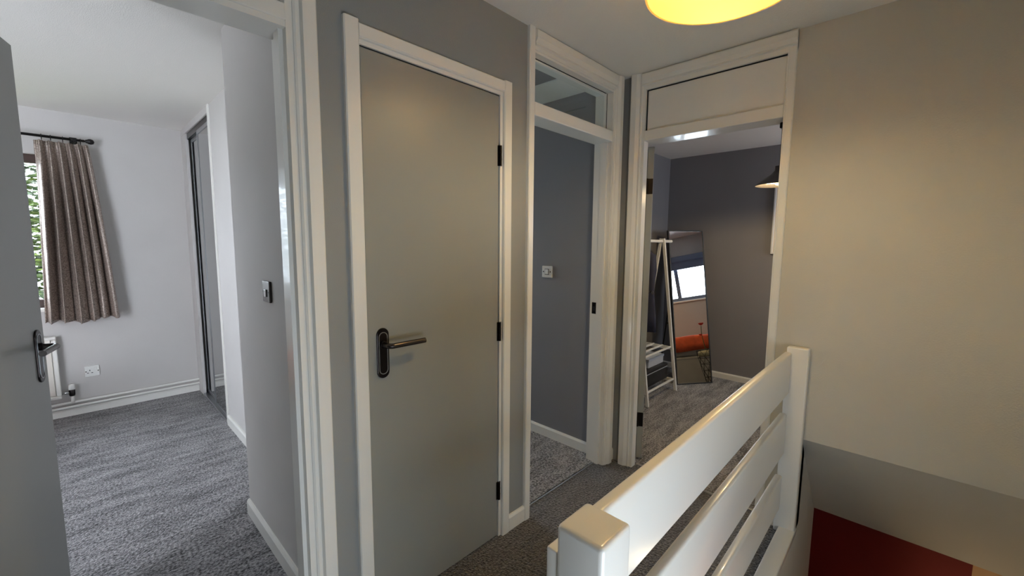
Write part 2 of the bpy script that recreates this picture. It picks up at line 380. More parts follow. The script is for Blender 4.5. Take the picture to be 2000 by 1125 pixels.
# door 1 : closed grey flush door
d = thing('door_1', 'closed grey flush cupboard door with dark lever handle', 'door', (.97, YA, 0), kind='structure')
leaf = obj('door_leaf', B(.668, 1.283, YA+.002, YA+.038, .006, 1.985, .002, 1), 'door_grey', d)
for x0, x1 in ((.637, .663), (1.288, 1.305)):
    obj('frame_lining', B(x0, x1, YA-.001, YA+TA+.001, 0, 2.01), 'white_gloss', d)
obj('frame_lining', B(.637, 1.305, YA-.0015, YA+TA+.001, 1.990, 2.012), 'white_gloss', d)
obj('door_gap_shade', B(.6625, .6675, YA+.006, YA+.03, .006, 1.9895), 'black_hole', d)  # black strips stand in for the shade in the gap round the leaf
obj('door_gap_shade', B(.6675, 1.2875, YA+.006, YA+.03, 1.9855, 1.9895), 'black_hole', d)
for x in ((.663, .676), (1.275, 1.288)): obj('door_stop', B(x[0], x[1], YA+.041, YA+.055, 0, 1.99), 'white_gloss', d)
obj('architrave', prism(bmesh.new(), flat_poly(.661, .612, YA, -1), 0, 2.056), 'white_gloss', d)
obj('architrave', prism(bmesh.new(), flat_poly(1.302, 1.348, YA, -1), 0, 2.050), 'white_gloss', d)
obj('architrave', prism(bmesh.new(), swap(flat_poly(2.004, 2.048, YA, -1, .0155)), .661, 1.302, 'x'), 'white_gloss', d)
for z in (1.74, .98, .229):
    h = bmesh.new(); tube(h, [(1.2865, YA-.005, z-.042), (1.2865, YA-.005, z+.042)], .0065, 10)
    box(h, 1.276, 1.298, YA-.002, YA+.003, z-.042, z+.042)
    hg = obj('hinge', h, 'black_metal', d); 
    t = bmesh.new()
    for q in (-.014, .014): tube(t, [(1.2865, YA-.005, z+q-.001), (1.2865, YA-.005, z+q+.001)], .0072, 10)
    obj('knuckle_joint', t, 'dark_iron', hg)
def stadium(w, h, n=10):
    r = w/2; pts = []
    for k in range(n+1): a = PI*k/n; pts.append((r*math.cos(a), h/2-r + r*math.sin(a)))
    for k in range(n+1): a = PI + PI*k/n; pts.append((r*math.cos(a), -(h/2-r) + r*math.sin(a)))
    return pts
def handle(parent, M, leverlen=.125):
    """local: x along the door towards the hinge, y out of the door (negative = out), z up; spindle at the origin"""
    zc = -.031
    def plate(w, h, y0, y1): 
        b = bmesh.new(); prism(b, [(p[0], p[1]+zc) for p in stadium(w, h)], y0, y1, 'y'); return b
    p0 = plate(.046, .178, 0, -.005)
    es = [e for e in p0.edges if all(abs(v.co.y+.005) < 1e-5 for v in e.verts)]
    bmesh.ops.bevel(p0, geom=es, offset=.0025, segments=2, affect='EDGES', profile=.5)
    hp = obj('handle_plate', xform(p0, M), 'black_metal', parent)
    # raised rim around the recessed middle
    ri = bmesh.new(); o_ = stadium(.034, .15); i_ = stadium(.029, .145)
    vo = [ri.verts.new((a, -.0062, b+zc)) for a, b in o_]; vi = [ri.verts.new((a, -.0062, b+zc)) for a, b in i_]
    wo = [ri.verts.new((a, -.004, b+zc)) for a, b in o_]; wi = [ri.verts.new((a, -.004, b+zc)) for a, b in i_]
    n = len(o_)
    for k in range(n):
        j = (k+1) % n; ri.faces.new((vo[k], vo[j], vi[j], vi[k])); ri.faces.new((wo[k], wo[j], vo[j], vo[k])); ri.faces.new((vi[k], vi[j], wi[j], wi[k]))
    obj('plate_rim', xform(ri, M), 'aluminium', hp)
    lv = bmesh.new(); pts = [(0, -.004, 0), (0, -.030, 0)]
    for k in range(1, 8): a = PI/2*k/7; pts.append((.018*(1-math.cos(a)), -.030-.018*math.sin(a), 0))
    pts += [(.06, -.048, 0), (leverlen, -.048, 0)]
    tube(lv, pts, .0095, 14)
    auto_smooth(obj('handle_lever', xform(lv, M), 'gunmetal', hp))
    rs = bmesh.new(); lathe(rs, [(.013, -.004), (.013, -.012), (.011, -.014)], n=20, axis='y')
    auto_smooth(obj('handle_rose', xform(rs, M), 'black_metal', hp))
handle(leaf, Matrix.Translation((.722, YA+.002, 1.017)), .143)

# door 2 : open doorway with glazed transom (leaf folded back out of sight)
d = thing('door_2', 'open middle doorway with moulded white frame and glazed transom', 'doorway', (1.85, YA, 0), kind='structure')
L2, R2, HB, HT = 1.497, 2.182, 1.952, 2.012
obj('frame_lining', B(1.475, L2, YA-.004, YA+TA+.012, 0, CL), 'white_gloss', d)
obj('frame_lining', B(R2, 2.215, YA-.004, YA+TA+.012, 0, CL), 'white_gloss', d)
obj('door_stop', B(L2, L2+.012, YA+.02, YA+.062, 0, HB), 'white_gloss', d)
obj('door_stop', B(R2-.012, R2, YA+.02, YA+.062, 0, HB), 'white_gloss', d)
obj('transom_rail', B(L2, R2, YA-.012, YA+TA+.008, HB, HT, .004), 'white_gloss', d)
obj('frame_head', B(L2, R2, YA-.004, YA+TA+.012, 2.226, CL), 'white_gloss', d)
for a in ((L2, L2+.012, HT, 2.226), (R2-.012, R2, HT, 2.226), (L2+.012, R2-.012, 2.214, 2.226), (L2+.012, R2-.012, HT, HT+.010)):
    obj('glazing_bead', B(a[0], a[1], YA+.036, YA+.049, a[2], a[3]), 'white_gloss', d)
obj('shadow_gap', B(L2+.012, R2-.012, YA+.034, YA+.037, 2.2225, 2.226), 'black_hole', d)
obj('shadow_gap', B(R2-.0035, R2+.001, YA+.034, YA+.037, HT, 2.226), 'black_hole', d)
obj('transom_pane', B(L2+.004, R2-.004, YA+.050, YA+.054, HT, 2.222), 'glass', d)
obj('architrave', prism(bmesh.new(), flat_poly(L2-.004, 1.456, YA, -1, .018), 0, CL), 'white_gloss', d)
obj('architrave', prism(bmesh.new(), arch_poly(R2+.004, 2.262, YA, -1), 0, CL-.003), 'white_gloss', d)
obj('architrave', prism(bmesh.new(), swap(arch_poly(2.236, CL-.007, YA, -1)), 1.493, R2+.02, 'x'), 'white_gloss', d)
sp = obj('strike_plate', B(R2-.0025, R2+.001, YA+.068, YA+.098, .945, 1.015, .001, 1), 'black_metal', d)
obj('strike_hole', B(R2-.004, R2-.002, YA+.076, YA+.088, .965, .990), 'black_hole', sp)
obj('threshold_bar', B(L2, R2, YA+.046, YA+.053, -.004, .005, .001, 1), 'aluminium', d)
obj('threshold_gap', B(L2, R2, YA+.053, YA+.064, -.012, -.003), 'black_hole', d)

# door 3 : end doorway, leaf swung back into the room
d = thing('door_3', 'open end doorway with moulded frame and solid white transom panel', 'doorway', (XB, .83, 0), kind='structure')
yl, yr = 1.165, .488
obj('frame_lining', B(XB-.012, XB+.035, yl, 1.235, 0, CL), 'white_gloss', d)
obj('frame_lining', B(XB+.035, XB+.112, 1.205, 1.2355, 0, CL), 'white_gloss', d)
obj('frame_lining', B(XB-.012, XB+.112, .460, yr, 0, CL), 'white_gloss', d)
obj('transom_rail', B(XB-.018, XB+.112, yr, yl, 1.952, 2.008, .004), 'white_gloss', d)
obj('frame_head', B(XB-.012, XB+.112, yr, yl, 2.232, CL), 'white_gloss', d)
obj('transom_panel', B(XB+.004, XB+.016, yr+.002, yl-.006, 2.008, 2.227, .002, 1), 'white_gloss', d)
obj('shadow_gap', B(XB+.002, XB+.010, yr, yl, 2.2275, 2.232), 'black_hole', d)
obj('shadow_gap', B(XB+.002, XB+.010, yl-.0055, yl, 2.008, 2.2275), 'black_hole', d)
obj('architrave', prism(bmesh.new(), swap(arch_poly(yl+.005, 1.252, XB, -1)), 0, CL), 'white_gloss', d)
obj('architrave', prism(bmesh.new(), swap(flat_poly(yr-.003, .452, XB, -1, .014)), 0, CL), 'white_gloss', d)
obj('architrave', prism(bmesh.new(), [(b, a) for a, b in arch_poly(2.240, CL-.007, XB, -1)], .452, yl+.02, 'y'), 'white_gloss', d)
obj('threshold_bar', B(XB+.038, XB+.056, yr, yl, -.004, .006, .002, 1), 'aluminium', d)
obj('ball_catch', B(XB+.07, XB+.098, yr+.002, yr+.03, 1.925, 1.952, .003, 1), 'black_metal', d)
hx, hy = 2.425, 1.166
ang = math.radians(28)
ML = Matrix.Translation((hx, hy, 0)) @ Matrix.Rotation(ang, 4, 'Z')
leaf = obj('door_leaf', xform(B(0, .675, 0, .037, .008, 1.945, .002, 1), ML), 'door_grey', d)
for z in (1.715, .265):
    b = bmesh.new(); box(b, -.003, .002, .002, .037, z-.045, z+.045); tube(b, [(-.006, .036, z-.045), (-.006, .036, z+.045)], .007, 10); xform(b, ML)
    box(b, XB+.066, XB+.112, 1.2025, 1.206, z-.045, z+.045)
    obj('hinge', b, 'black_metal', d)
handle(leaf, ML @ Matrix.Translation((.615, 0, 1.017)) @ Matrix.Scale(-1, 4, (1, 0, 0)))

# door 4 : first bedroom doorway, leaf open into the room
d = thing('door_4', 'open bedroom doorway with grey door swung inward', 'doorway', (.08, YA, 0), kind='structure')
l4, r4 = -.285, .450
obj('frame_lining', B(r4, .50, YA-.006, YA+TA+.014, 0, CL), 'white_gloss', d)
obj('frame_lining', B(-.33, l4, YA-.006, YA+TA+.014, 0, CL), 'white_gloss', d)
obj('door_stop', B(r4-.012, r4, YA+.02, YA+.06, 0, 1.964), 'white_gloss', d)
obj('transom_rail', B(l4, r4, YA-.010, YA+TA+.01, 1.978, 2.022, .003), 'white_gloss', d)
obj('frame_head', B(l4, r4, YA-.004, YA+TA+.006, 1.962, 1.978), 'white_gloss', d)
obj('frame_head', B(l4, r4, YA-.006, YA+TA+.014, 2.25, CL), 'white_gloss', d)
obj('transom_pane', B(l4+.003, r4-.003, YA+.045, YA+.049, 2.022, 2.25), 'glass', d)
for a in ((l4, l4+.012), (r4-.012, r4)): obj('glazing_bead', B(a[0], a[1], YA+.028, YA+.044, 2.022, 2.25), 'white_gloss', d)
obj('architrave', prism(bmesh.new(), [(.468, YA), (.468, YA-.010), (.474, YA-.014), (.484, YA-.014), (.486, YA-.010), (.490, YA-.024), (.526, YA-.024), (.530, YA-.020), (.530, YA)], 0, CL), 'white_gloss', d)
obj('architrave', prism(bmesh.new(), arch_poly(-.30, -.37, YA, -1), 0, CL), 'white_gloss', d)
ang = math.atan2(2.127-1.392, -.092+.280)
ML = Matrix.Translation((-.280, 1.392, 0)) @ Matrix.Rotation(ang, 4, 'Z')
ln = math.hypot(2.127-1.392, .188)
leaf = obj('door_leaf', xform(B(0, ln, 0, .040, .008, 1.985, .002, 1), ML), 'door_grey', d)
handle(leaf, ML @ Matrix.Translation((ln-.057, 0, 1.017)) @ Matrix.Scale(-1, 4, (1, 0, 0)))
for z in (1.74, .98, .229):
    b = bmesh.new(); tube(b, [(-.008, -.002, z-.045), (-.008, -.002, z+.045)], .007, 10); obj('hinge', xform(b, ML), 'black_metal', d)
lat = bmesh.new(); box(lat, ln-.0005, ln+.002, .010, .030, .97, 1.06); obj('latch_plate', xform(lat, ML), 'chrome', leaf)
obj('threshold_bar', B(l4, r4, YA+.046, YA+.059, -.004, .006, .002, 1), 'aluminium', d)

# ------------------------------------------------------------------ windows
def window(name, label, axis, pos, out, a0, a1, z0, z1, m, mull, fw=.05, sill='white_gloss', dep=.06, off=.05):
    """axis 'y': window in a Y=const wall, running in X"""
    d = thing(name, label, 'window', ((a0+a1)/2, pos, z0) if axis == 'y' else (pos, (a0+a1)/2, z0), kind='structure')
    f0, f1 = pos+out*off, pos+out*(off+dep)
    def bx(n, p0, p1, q0, q1, e0, e1, mm, bev=.003): return obj(n, B(p0, p1, e0, e1, q0, q1, bev, 1), mm, d)
    bx('window_frame', a0, a1, z0, z0+fw, f0, f1, m); bx('window_frame', a0, a1, z1-fw, z1, f0, f1, m)
    bx('window_frame', a0, a0+fw, z0+fw, z1-fw, f0, f1, m); bx('window_frame', a1-fw, a1, z0+fw, z1-fw, f0, f1, m)
    ed = [a0+fw] + [x for mlist in mull for x in (mlist-fw/2, mlist+fw/2)] + [a1-fw]
    for x in mull: bx('mullion', x-fw/2, x+fw/2, z0+fw, z1-fw, f0, f1, m)
    for k in range(0, len(ed), 2):
        bx('window_pane', ed[k], ed[k+1], z0+fw, z1-fw, pos+out*(off+dep*.45), pos+out*(off+dep*.55), 'glass', 0)
    bx('window_sill', a0-.03, a1+.03, z0-.025, z0-.001, pos-out*.03, pos+out*.12, sill)
    return d
window('window_1', 'dark brown bedroom window partly behind the curtain', 'y', Y1, 1, -1.5, 0, .86, 1.99, 'brown_frame', [-.75], .06)
window('window_2', 'white window lighting the second room', 'y', Y2, 1, 0.95, 2.20, .60, 2.10, 'white_gloss', [1.575])
window('window_3', 'blue grey framed window of the third room', 'y', Y3R, -1, 3.60, 4.50, 1.27, 1.86, 'blue_grey_frame', [4.04], .055, off=.005)
window('added_window_4', 'unseen white stairwell window added to carry daylight onto the landing', 'y', YR, -1, -.15, .75, .15, .80, 'white_gloss', [])  # out of view; added and sized to bring daylight onto landing and balustrade
rb = thing('roller_blind', 'slate blue roller blind rolled up over the third room window', 'blind', (4.05, Y3R+.03, 1.86))
obj('blind_cassette', B(3.58, 4.53, Y3R+.001, Y3R+.05, 1.88, 1.97, .01), 'blue_grey_frame', rb)
obj('blind_cloth', B(3.62, 4.50, Y3R+.02, Y3R+.024, 1.76, 1.88), 'blue_grey_frame', rb)

# ------------------------------------------------------------------ balustrade
bal = thing('balustrade', 'white painted timber balustrade with three wide horizontal boards', 'balustrade', (1.4, .36, 0))
def soft(b, o, s=4): 
    bmesh.ops.bevel(b, geom=b.edges[:], offset=o, segments=s, profile=.5, affect='EDGES'); return b
np_ = obj('newel_post', B(.532, .624, .312, .403, 0, .90, .009, 4), 'white_gloss', bal); auto_smooth(np_, 50)
auto_smooth(obj('half_newel_post', B(XB-.046, XB-.001, .312, .398, 0, .905, .006, 3), 'white_gloss', bal), 50)
for z0, z1 in ((.683, .882), (.392, .590), (.115, .286)):
    auto_smooth(obj('board', B(.622, XB-.045, .376, .406, z0, z1, .009, 4), 'white_gloss', bal), 50)
auto_smooth(obj('base_plate', B(.53, XB-.001, .308, .376, 0, .030, .004, 2), 'white_gloss', bal), 50)
auto_smooth(obj('side_batten', B(.536, .590, .403, .426, 0, .845, .003, 2), 'white_gloss', bal), 50)

# ------------------------------------------------------------------ ceiling lamp on the landing
LX, LY, LZ, LR = 1.33, .45, 2.10, .213
pl = thing('pendant_lamp', 'glowing yellow dome pendant lamp over the landing', 'lamp', (LX, LY, CL))
b = bmesh.new()
prof_o = [(LR+.004, 0), (LR+.004, .006), (LR, .012), (LR*.97, .05), (LR*.88, .10), (LR*.70, .14), (LR*.42, .165), (.03, .175), (0.0, .176)]
prof_i = [(0.0, .170), (.03, .169), (LR*.42, .158), (LR*.69, .133), (LR*.865, .095), (LR*.955, .047), (LR*.985, .010), (LR*.985, 0)]
lathe(b, prof_o + prof_i + [(LR+.004, 0)], (LX, LY, LZ), 64, cap=False)
auto_smooth(obj('lamp_shade', b, 'lamp_yellow', pl), 60)
obj('lamp_cord', tube(bmesh.new(), [(LX, LY, LZ+.172), (LX, LY, CL)], .004), 'white_plastic', pl)
obj('ceiling_rose', lathe(bmesh.new(), [(0, -.025), (.025, -.025), (.045, -.018), (.05, 0), (0, 0)], (LX, LY, CL)), 'white_plastic', pl, True)
obj('lamp_holder', lathe(bmesh.new(), [(0, .13), (.018, .13), (.018, .172), (0, .172)], (LX, LY, LZ), 20), 'white_plastic', pl)
obj('bulb', lathe(bmesh.new(), [(0, .080), (.018, .083), (.026, .092), (.028, .104), (.022, .120), (.014, .132)], (LX, LY, LZ), 24), 'bulb_glow', pl, True)

def lamp_light(parent, z, watt, col, r):
    ld = bpy.data.lights.new('lamp_light', 'POINT'); ld.energy = watt; ld.color = col; ld.shadow_soft_size = r
    lo = bpy.data.objects.new('lamp_light', ld); lo.location = (0, 0, z); lo.parent = parent; COL.objects.link(lo)
lamp_light(pl, LZ+.104-CL, 8.5, (1.0, .85, .52), .06)

# pendant in the third room
PX, PY, PZ = 3.40, .725, 1.782
p3 = thing('pendant_lamp', 'small dark metal cone pendant lamp in the third room', 'lamp', (PX, PY, C3))
b = bmesh.new(); lathe(b, [(.14, 0), (.14, .004), (.05, .075), (.028, .10), (.026, .13), (0, .131), (0, .125), (.022, .124), (.024, .098), (.046, .072), (.135, .002), (.14, 0)], (PX, PY, PZ), 40, cap=False)
auto_smooth(obj('lamp_shade', b, 'lamp_grey', p3), 50)
b = bmesh.new(); lathe(b, [(.1335, .004), (.0455, .0705), (.0235, .097)], (PX, PY, PZ), 40, cap=False)
obj('shade_lining', b, 'lamp_white', p3, True)
obj('lamp_cord', tube(bmesh.new(), [(PX, PY, PZ+.13), (PX, PY, C3)], .003), 'black_case', p3)
obj('bulb', lathe(bmesh.new(), [(0, .0), (.016, .004), (.026, .02), (.027, .034), (.018, .06), (.012, .09)], (PX, PY, PZ), 20), 'bulb_glow', p3, True)

wl = thing('added_wall_lamp', 'added unseen wall lamp lighting the stair soffit and red wall', 'lamp', (LOWER[0], YR, LOWER[2]))  # out of view; added to brighten the sloping soffit and red wall
obj('wall_plate', B(LOWER[0]-.04, LOWER[0]+.04, YR+.001, YR+.02, LOWER[2]-.06, LOWER[2]+.06, .006), 'chrome', wl)
obj('lamp_arm', tube(bmesh.new(), [(LOWER[0], YR+.018, LOWER[2]-.02), (LOWER[0], YR+.09, LOWER[2]-.03), (LOWER[0], YR+.09, LOWER[2]-.012)], .006), 'chrome', wl)
obj('lamp_shade', lathe(bmesh.new(), [(.03, -.02), (.045, 0), (.06, .07), (.057, .07), (.042, .002), (.028, -.016)], LOWER, 28, cap=False), 'lamp_white', wl, True)
obj('bulb', lathe(bmesh.new(), [(0, .055), (.014, .05), (.02, .035), (.016, .015), (.01, -.01)], LOWER, 18), 'bulb_glow', wl, True)
lamp_light(wl, 0, 14, (1.0, .74, .42), .02)
wl.children[-1].location = (0, .09, .035)
lamp_light(p3, PZ+.025-C3, 10, (1.0, .76, .42), .02)

# ------------------------------------------------------------------ first bedroom contents
YC = 4.60
cp = thing('curtain_pole', 'black metal curtain pole with ball finial above bedroom window', 'curtain pole', (-.7, YC, 2.112))
obj('pole_rod', tube(bmesh.new(), [(-1.75, YC, 2.112), (.115, YC, 2.112)], .0095, 14), 'dark_iron', cp, True)
obj('finial', lathe(bmesh.new(), [(0, -.03), (.007, -.029), (.007, -.018), (.013, -.015), (.013, -.008), (.019, 0), (.021, .012), (.016, .026), (0, .033)], (.135, YC, 2.112), 20, 'x'), 'dark_iron', cp, True)
bk = bmesh.new(); box(bk, .043, .067, YC-.01, Y1, 2.095, 2.107, .002); lathe(bk, [(.0, -.014), (.016, -.014), (.016, .014), (0, .014)], (.055, YC, 2.112), 16, 'x'); box(bk, .035, .075, Y1-.006, Y1, 2.09, 2.14, .002)
obj('bracket', bk, 'dark_iron', cp)
PL = [-.105, -.060, 0.0, .055, .092]
for x in PL + [-1.55, -1.45, -1.35, -1.25]:
    rg = bmesh.new(); tube(rg, [(x, YC+.016*math.cos(2*PI*k/20), 2.107+.018*math.sin(2*PI*k/20)) for k in range(21)], .0022, 8, False); obj('curtain_ring', rg, 'dark_iron', cp, True)
def curtain(x0t, x1t, x0b, x1b, label, pleats):
    c = thing('curtain', label, 'curtain', ((x0b+x1b)/2, YC, .76), 'bedroom window curtains')
    nu, nv = 150, 46; zt, zb = 2.078, .757
    bm = bmesh.new(); uvl = bm.loops.layers.uv.new('uv'); G = []
    for j in range(nv+1):
        v = j/nv; z = zt + (zb-zt)*v; e = v**1.2
        xa = x0t + (x0b-x0t)*e; xb = x1t + (x1b-x1t)*(v**.8)
        amp = .018 + .044*min(1, v*2.5); row = []
        for i in range(nu+1):
            u = i/nu
            ph = 2*PI*(6.0*u + .12*math.sin(5*u+1) + .10*v*math.sin(9*u))
            yy = amp*math.copysign(abs(math.sin(ph/1.0))**.8, math.sin(ph)) + .22*amp*math.sin(2.1*ph+1.3*v+.5)
            # pinch pleats: a sharp forward crease near the heading
            pin = max(0, 1-v/.13)
            yy -= .016*pin*max(0, math.cos(ph*1.0+1.57))**6
            yy += .009*pin*math.sin(4*ph+.4)
            xx = xa + (xb-xa)*u + .010*math.sin(2*ph+.6)*(.3+v)*(1-abs(2*u-1)**4)
            zz = z + (.012*math.sin(3*u*PI) if j == nv else 0) - .008*v*(1-u) + .006*v*math.sin(ph)
            row.append(bm.verts.new((xx, YC-.012+yy, zz)))
        G.append(row)
    for j in range(nv):
        for i in range(nu):
            f = bm.faces.new((G[j][i], G[j][i+1], G[j+1][i+1], G[j+1][i]))
            for lp, (a, q) in zip(f.loops, ((i, j), (i+1, j), (i+1, j+1), (i, j+1))): lp[uvl].uv = (a/nu*.95, 1.33*q/nv)
    o = obj('curtain_cloth', bm, 'curtain_fabric', c, True)
    sm = o.modifiers.new('thick', 'SOLIDIFY'); sm.thickness = .004
    for x in pleats:
        hk = bmesh.new(); tube(hk, [(x, YC, 2.0855), (x, YC-.006, 2.076), (x, YC-.012, 2.05)], .0018, 6); obj('curtain_hook', hk, 'chrome', c)
    return c
curtain(-.142, .126, -.186, .216, 'grey bronze pinch-pleat curtain hanging beside the switch-side wall', PL)
curtain(-1.60, -1.20, -1.65, -1.18, 'grey bronze curtain at the far end of the window', [-1.55, -1.45, -1.35, -1.25])

ra = thing('radiator', 'white panel radiator below the bedroom window', 'radiator', (-.75, Y1-.05, .165))
obj('radiator_back', B(-1.35, -.155, Y1-.055, Y1-.03, .175, .635, .006), 'white_gloss', ra)
obj('radiator_panel', B(-1.33, -.172, Y1-.068, Y1-.060, .19, .625, .004), 'radiator_enamel', ra)
for a in ((-1.36, -.142, .163, .186), (-1.36, -.142, .622, .645)): obj('panel_edge', B(a[0], a[1], Y1-.075, Y1-.02, a[2], a[3], .006), 'white_gloss', ra)
for a in ((-1.36, -1.335), (-.168, -.142)): obj('panel_edge', B(a[0], a[1], Y1-.0745, Y1-.0205, .186, .622, .006), 'white_gloss', ra)
for x in (-1.1, -.4): obj('wall_bracket', B(x-.02, x+.02, Y1-.031, Y1-.001, .25, .56), 'white_gloss', ra)
va = thing('radiator_valve', 'white capped radiator valve on its vertical pipe', 'valve', (-.088, Y1-.045, .10))
tl = bmesh.new(); tube(tl, [(-.143, Y1-.045, .195), (-.088, Y1-.045, .195)], .009, 12); obj('valve_tail', tl, 'chrome', va, True)
obj('valve_body', lathe(bmesh.new(), [(0, .165), (.016, .168), (.018, .18), (.018, .212), (.014, .216), (0, .216)], (-.088, Y1-.045, 0), 20), 'black_metal', va, True)
obj('valve_cap', lathe(bmesh.new(), [(0, .216), (.017, .216), (.020, .222), (.019, .252), (.014, .258), (0, .258)], (-.088, Y1-.045, 0), 20), 'white_plastic', va, True)
obj('riser_pipe', tube(bmesh.new(), [(-.088, Y1-.045, .165), (-.088, Y1-.045, .125), (-.088, Y1-.040, .115)], .010, 12), 'white_gloss', va, True)
for z, y, lb in ((.112, Y1-.030, 'upper white heating pipe running above the bedroom skirting'), (.078, Y1-.034, 'lower white heating pipe running along the bedroom skirting')):
    b = bmesh.new(); tube(b, [(-1.5, y, z), (.715, y, z)], .0095, 12)
    hp = tag(obj('heating_pipe', b, 'white_gloss'), lb, 'pipe', 'heating pipes on the skirting'); auto_smooth(hp)
so = thing('wall_socket', 'white single socket on the bedroom wall beside the radiator', 'socket', (.032, Y1, .33))
pl_ = obj('socket_plate', B(-.011, .075, Y1-.011, Y1, .287, .373, .004, 3), 'white_plastic', so)
for cx, cz, ww, hh in ((.020, .338, .005, .010), (.008, .318, .010, .005), (.032, .318, .010, .005)):
    obj('pin_hole', B(cx-ww/2, cx+ww/2, Y1-.0118, Y1-.0105, cz-hh/2, cz+hh/2), 'black_hole', pl_)
obj('rocker', B(.042, .058, Y1-.016, Y1-.0105, .336, .360, .002), 'white_plastic', so)
for cx in (-.002, .067): obj('screw', lathe(bmesh.new(), [(0, -.002), (.004, -.0015), (.004, .001)], (cx, Y1-.0111, .330), 10, 'y'), 'gunmetal', so)
sw = thing('light_switch', 'brushed metal light switch on the projecting bedroom wall', 'switch', (.529, 1.861, 1.17))
obj('switch_plate', B(.519, .529, 1.818, 1.904, 1.128, 1.213, .003, 2), 'gunmetal', sw)
obj('rocker', B(.514, .519, 1.850, 1.872, 1.150, 1.180, .002), 'chrome', sw)
for y in (1.830, 1.892): obj('screw', lathe(bmesh.new(), [(0, -.0015), (.003, -.001), (.003, 0)], (.519, y, 1.17), 10, 'x'), 'black_hole', sw)
fs = thing('footstool', 'rust velvet footstool in front of the radiator', 'footstool', (-.72, 3.85, 0))
auto_smooth(obj('cushion', B(-1.05, -.30, 3.55, 4.2, .16, .36, .04, 4), 'rust_velvet', fs), 60)
obj('seam_piping', B(-1.053, -.297, 3.547, 4.203, .245, .257, .004), 'rust_velvet', fs)
for x in (-.98, -.37):
    for y in (3.62, 4.13): obj('leg', lathe(bmesh.new(), [(0, 0), (.014, 0), (.022, .17), (0, .17)], (x, y, 0), 12), 'brown_frame', fs, True)

# fitted wardrobe
wd = thing('wardrobe', 'fitted wardrobe with mirrored sliding doors beside the window wall', 'wardrobe', (.73, 4.15, 0))
obj('side_filler', B(.712, .735, 4.49, Y1, 0, 2.262, .002, 1), 'pale_wall', wd)
obj('end_post', B(.712, .790, 3.628, 3.668, 0, C1, .003, 1), 'white_gloss', wd)
obj('top_fascia', B(.712, .79, 3.668, Y1, 2.262, C1, .003, 1), 'pale_wall', wd)
obj('top_track', B(.724, .80, 3.668, 4.49, 2.215, 2.262), 'black_metal', wd)
bt = obj('bottom_track', B(.712, .80, 3.668, 4.49, 0, .018, .002, 1), 'aluminium', wd)
obj('track_groove', B(.752, .758, 3.668, 4.49, .018, .022), 'black_hole', bt)
for y0, y1, xf in ((3.670, 4.085, .724), (4.055, 4.49, .752)):
    dr = obj('sliding_door', B(xf, xf+.014, y0+.012, y1-.012, .045, 2.19), 'wardrobe_mirror', wd)
    for a in ((y0, y0+.014), (y1-.014, y1)): obj('door_stile', B(xf-.004, xf+.018, a[0], a[1], .022, 2.215, .002, 1), 'aluminium', dr)
    obj('door_rail', B(xf-.005, xf+.017, y0+.016, y1-.016, .022, .048), 'aluminium', dr)
    obj('door_rail', B(xf-.005, xf+.017, y0+.016, y1-.016, 2.188, 2.215), 'aluminium', dr)
obj('carcass', boxes((1.32, 1.34, 3.60, Y1, 0, TOP), (.80, 1.34, 3.62, 3.64, 0, TOP), (.735, 1.34, 3.64, Y1, -.02, 0)), 'white_satin', wd)
struct('wall_wardrobe_side', boxes((.80, 1.4, Y1, Y1+.15, 0, TOP), (1.34, 1.4, 3.62, Y1, 0, TOP)), 'pale_wall', 'outer wall around the wardrobe recess', 'wall')

# ------------------------------------------------------------------ second room contents
sw = thing('light_switch', 'white plastic light switch on the slate grey wall', 'switch', (2.25, 1.82, 1.177))
pt = obj('switch_plate', B(2.240, 2.25, 1.777, 1.863, 1.136, 1.218, .003, 2), 'white_plastic', sw)
obj('rocker', B(2.235, 2.241, 1.806, 1.834, 1.160, 1.195, .003), 'white_plastic', sw)
obj('rocker_gap', B(2.2388, 2.2402, 1.803, 1.837, 1.157, 1.198), 'black_hole', sw)
for y in (1.790, 1.850): obj('screw', lathe(bmesh.new(), [(0, -.0015), (.0045, -.001), (.0045, 0)], (2.2401, y, 1.178), 10, 'x'), 'gunmetal', sw)
obj('lower_ridge', B(2.237, 2.241, 1.780, 1.860, 1.140, 1.147, .001), 'white_plastic', sw)

# ------------------------------------------------------------------ third room contents
ex, ey = .8092, -.5875; nx, ny = -.5875, -.8092
bl = Vector((4.005, 1.593, .001)); wM, hM = .386, 1.54
th = math.radians(11)
E3 = Vector((ex, ey, 0)); UP = Vector((-nx*math.sin(th), -ny*math.sin(th), math.cos(th))); NN = E3.cross(UP).normalized()
if NN.x > 0: NN = -NN
MM = Matrix.Identity(4)
for i in range(3): MM[i][0] = E3[i]; MM[i][1] = NN[i]; MM[i][2] = UP[i]; MM[i][3] = bl[i]
mr = thing('standing_mirror', 'tall black-framed standing mirror leaning back on its stand', 'mirror', tuple(bl + E3*wM/2))
fwid = .010
obj('mirror_glass', xform(B(fwid, wM-fwid, -.004, .0, fwid, hM-fwid), MM), 'mirror_glass', mr)
for a in ((0, wM, 0, fwid), (0, wM, hM-fwid, hM), (0, fwid, fwid, hM-fwid), (wM-fwid, wM, fwid, hM-fwid)):
    obj('mirror_frame', xform(B(a[0], a[1], -.024, .004, a[2], a[3]), MM), 'black_case', mr)
obj('back_board', xform(B(.004, wM-.004, -.014, -.005, .004, hM-.004), MM), 'black_case', mr)
back = Vector((-nx, -ny, 0))
for s in (.05, wM-.05):
    top = MM @ Vector((s, -.024, 1.12)); foot = bl + E3*s + back*.42 ; foot.z = .008
    foot.y = min(foot.y, 1.97)
    b = bmesh.new(); bar(b, top, foot, .012); obj('stand_leg', b, 'black_case', mr)
t0 = MM @ Vector((.05, -.024, 1.12)); t1 = MM @ Vector((wM-.05, -.024, 1.12))
f0 = bl + E3*.05 + back*.42; f1 = bl + E3*(wM-.05) + back*.42
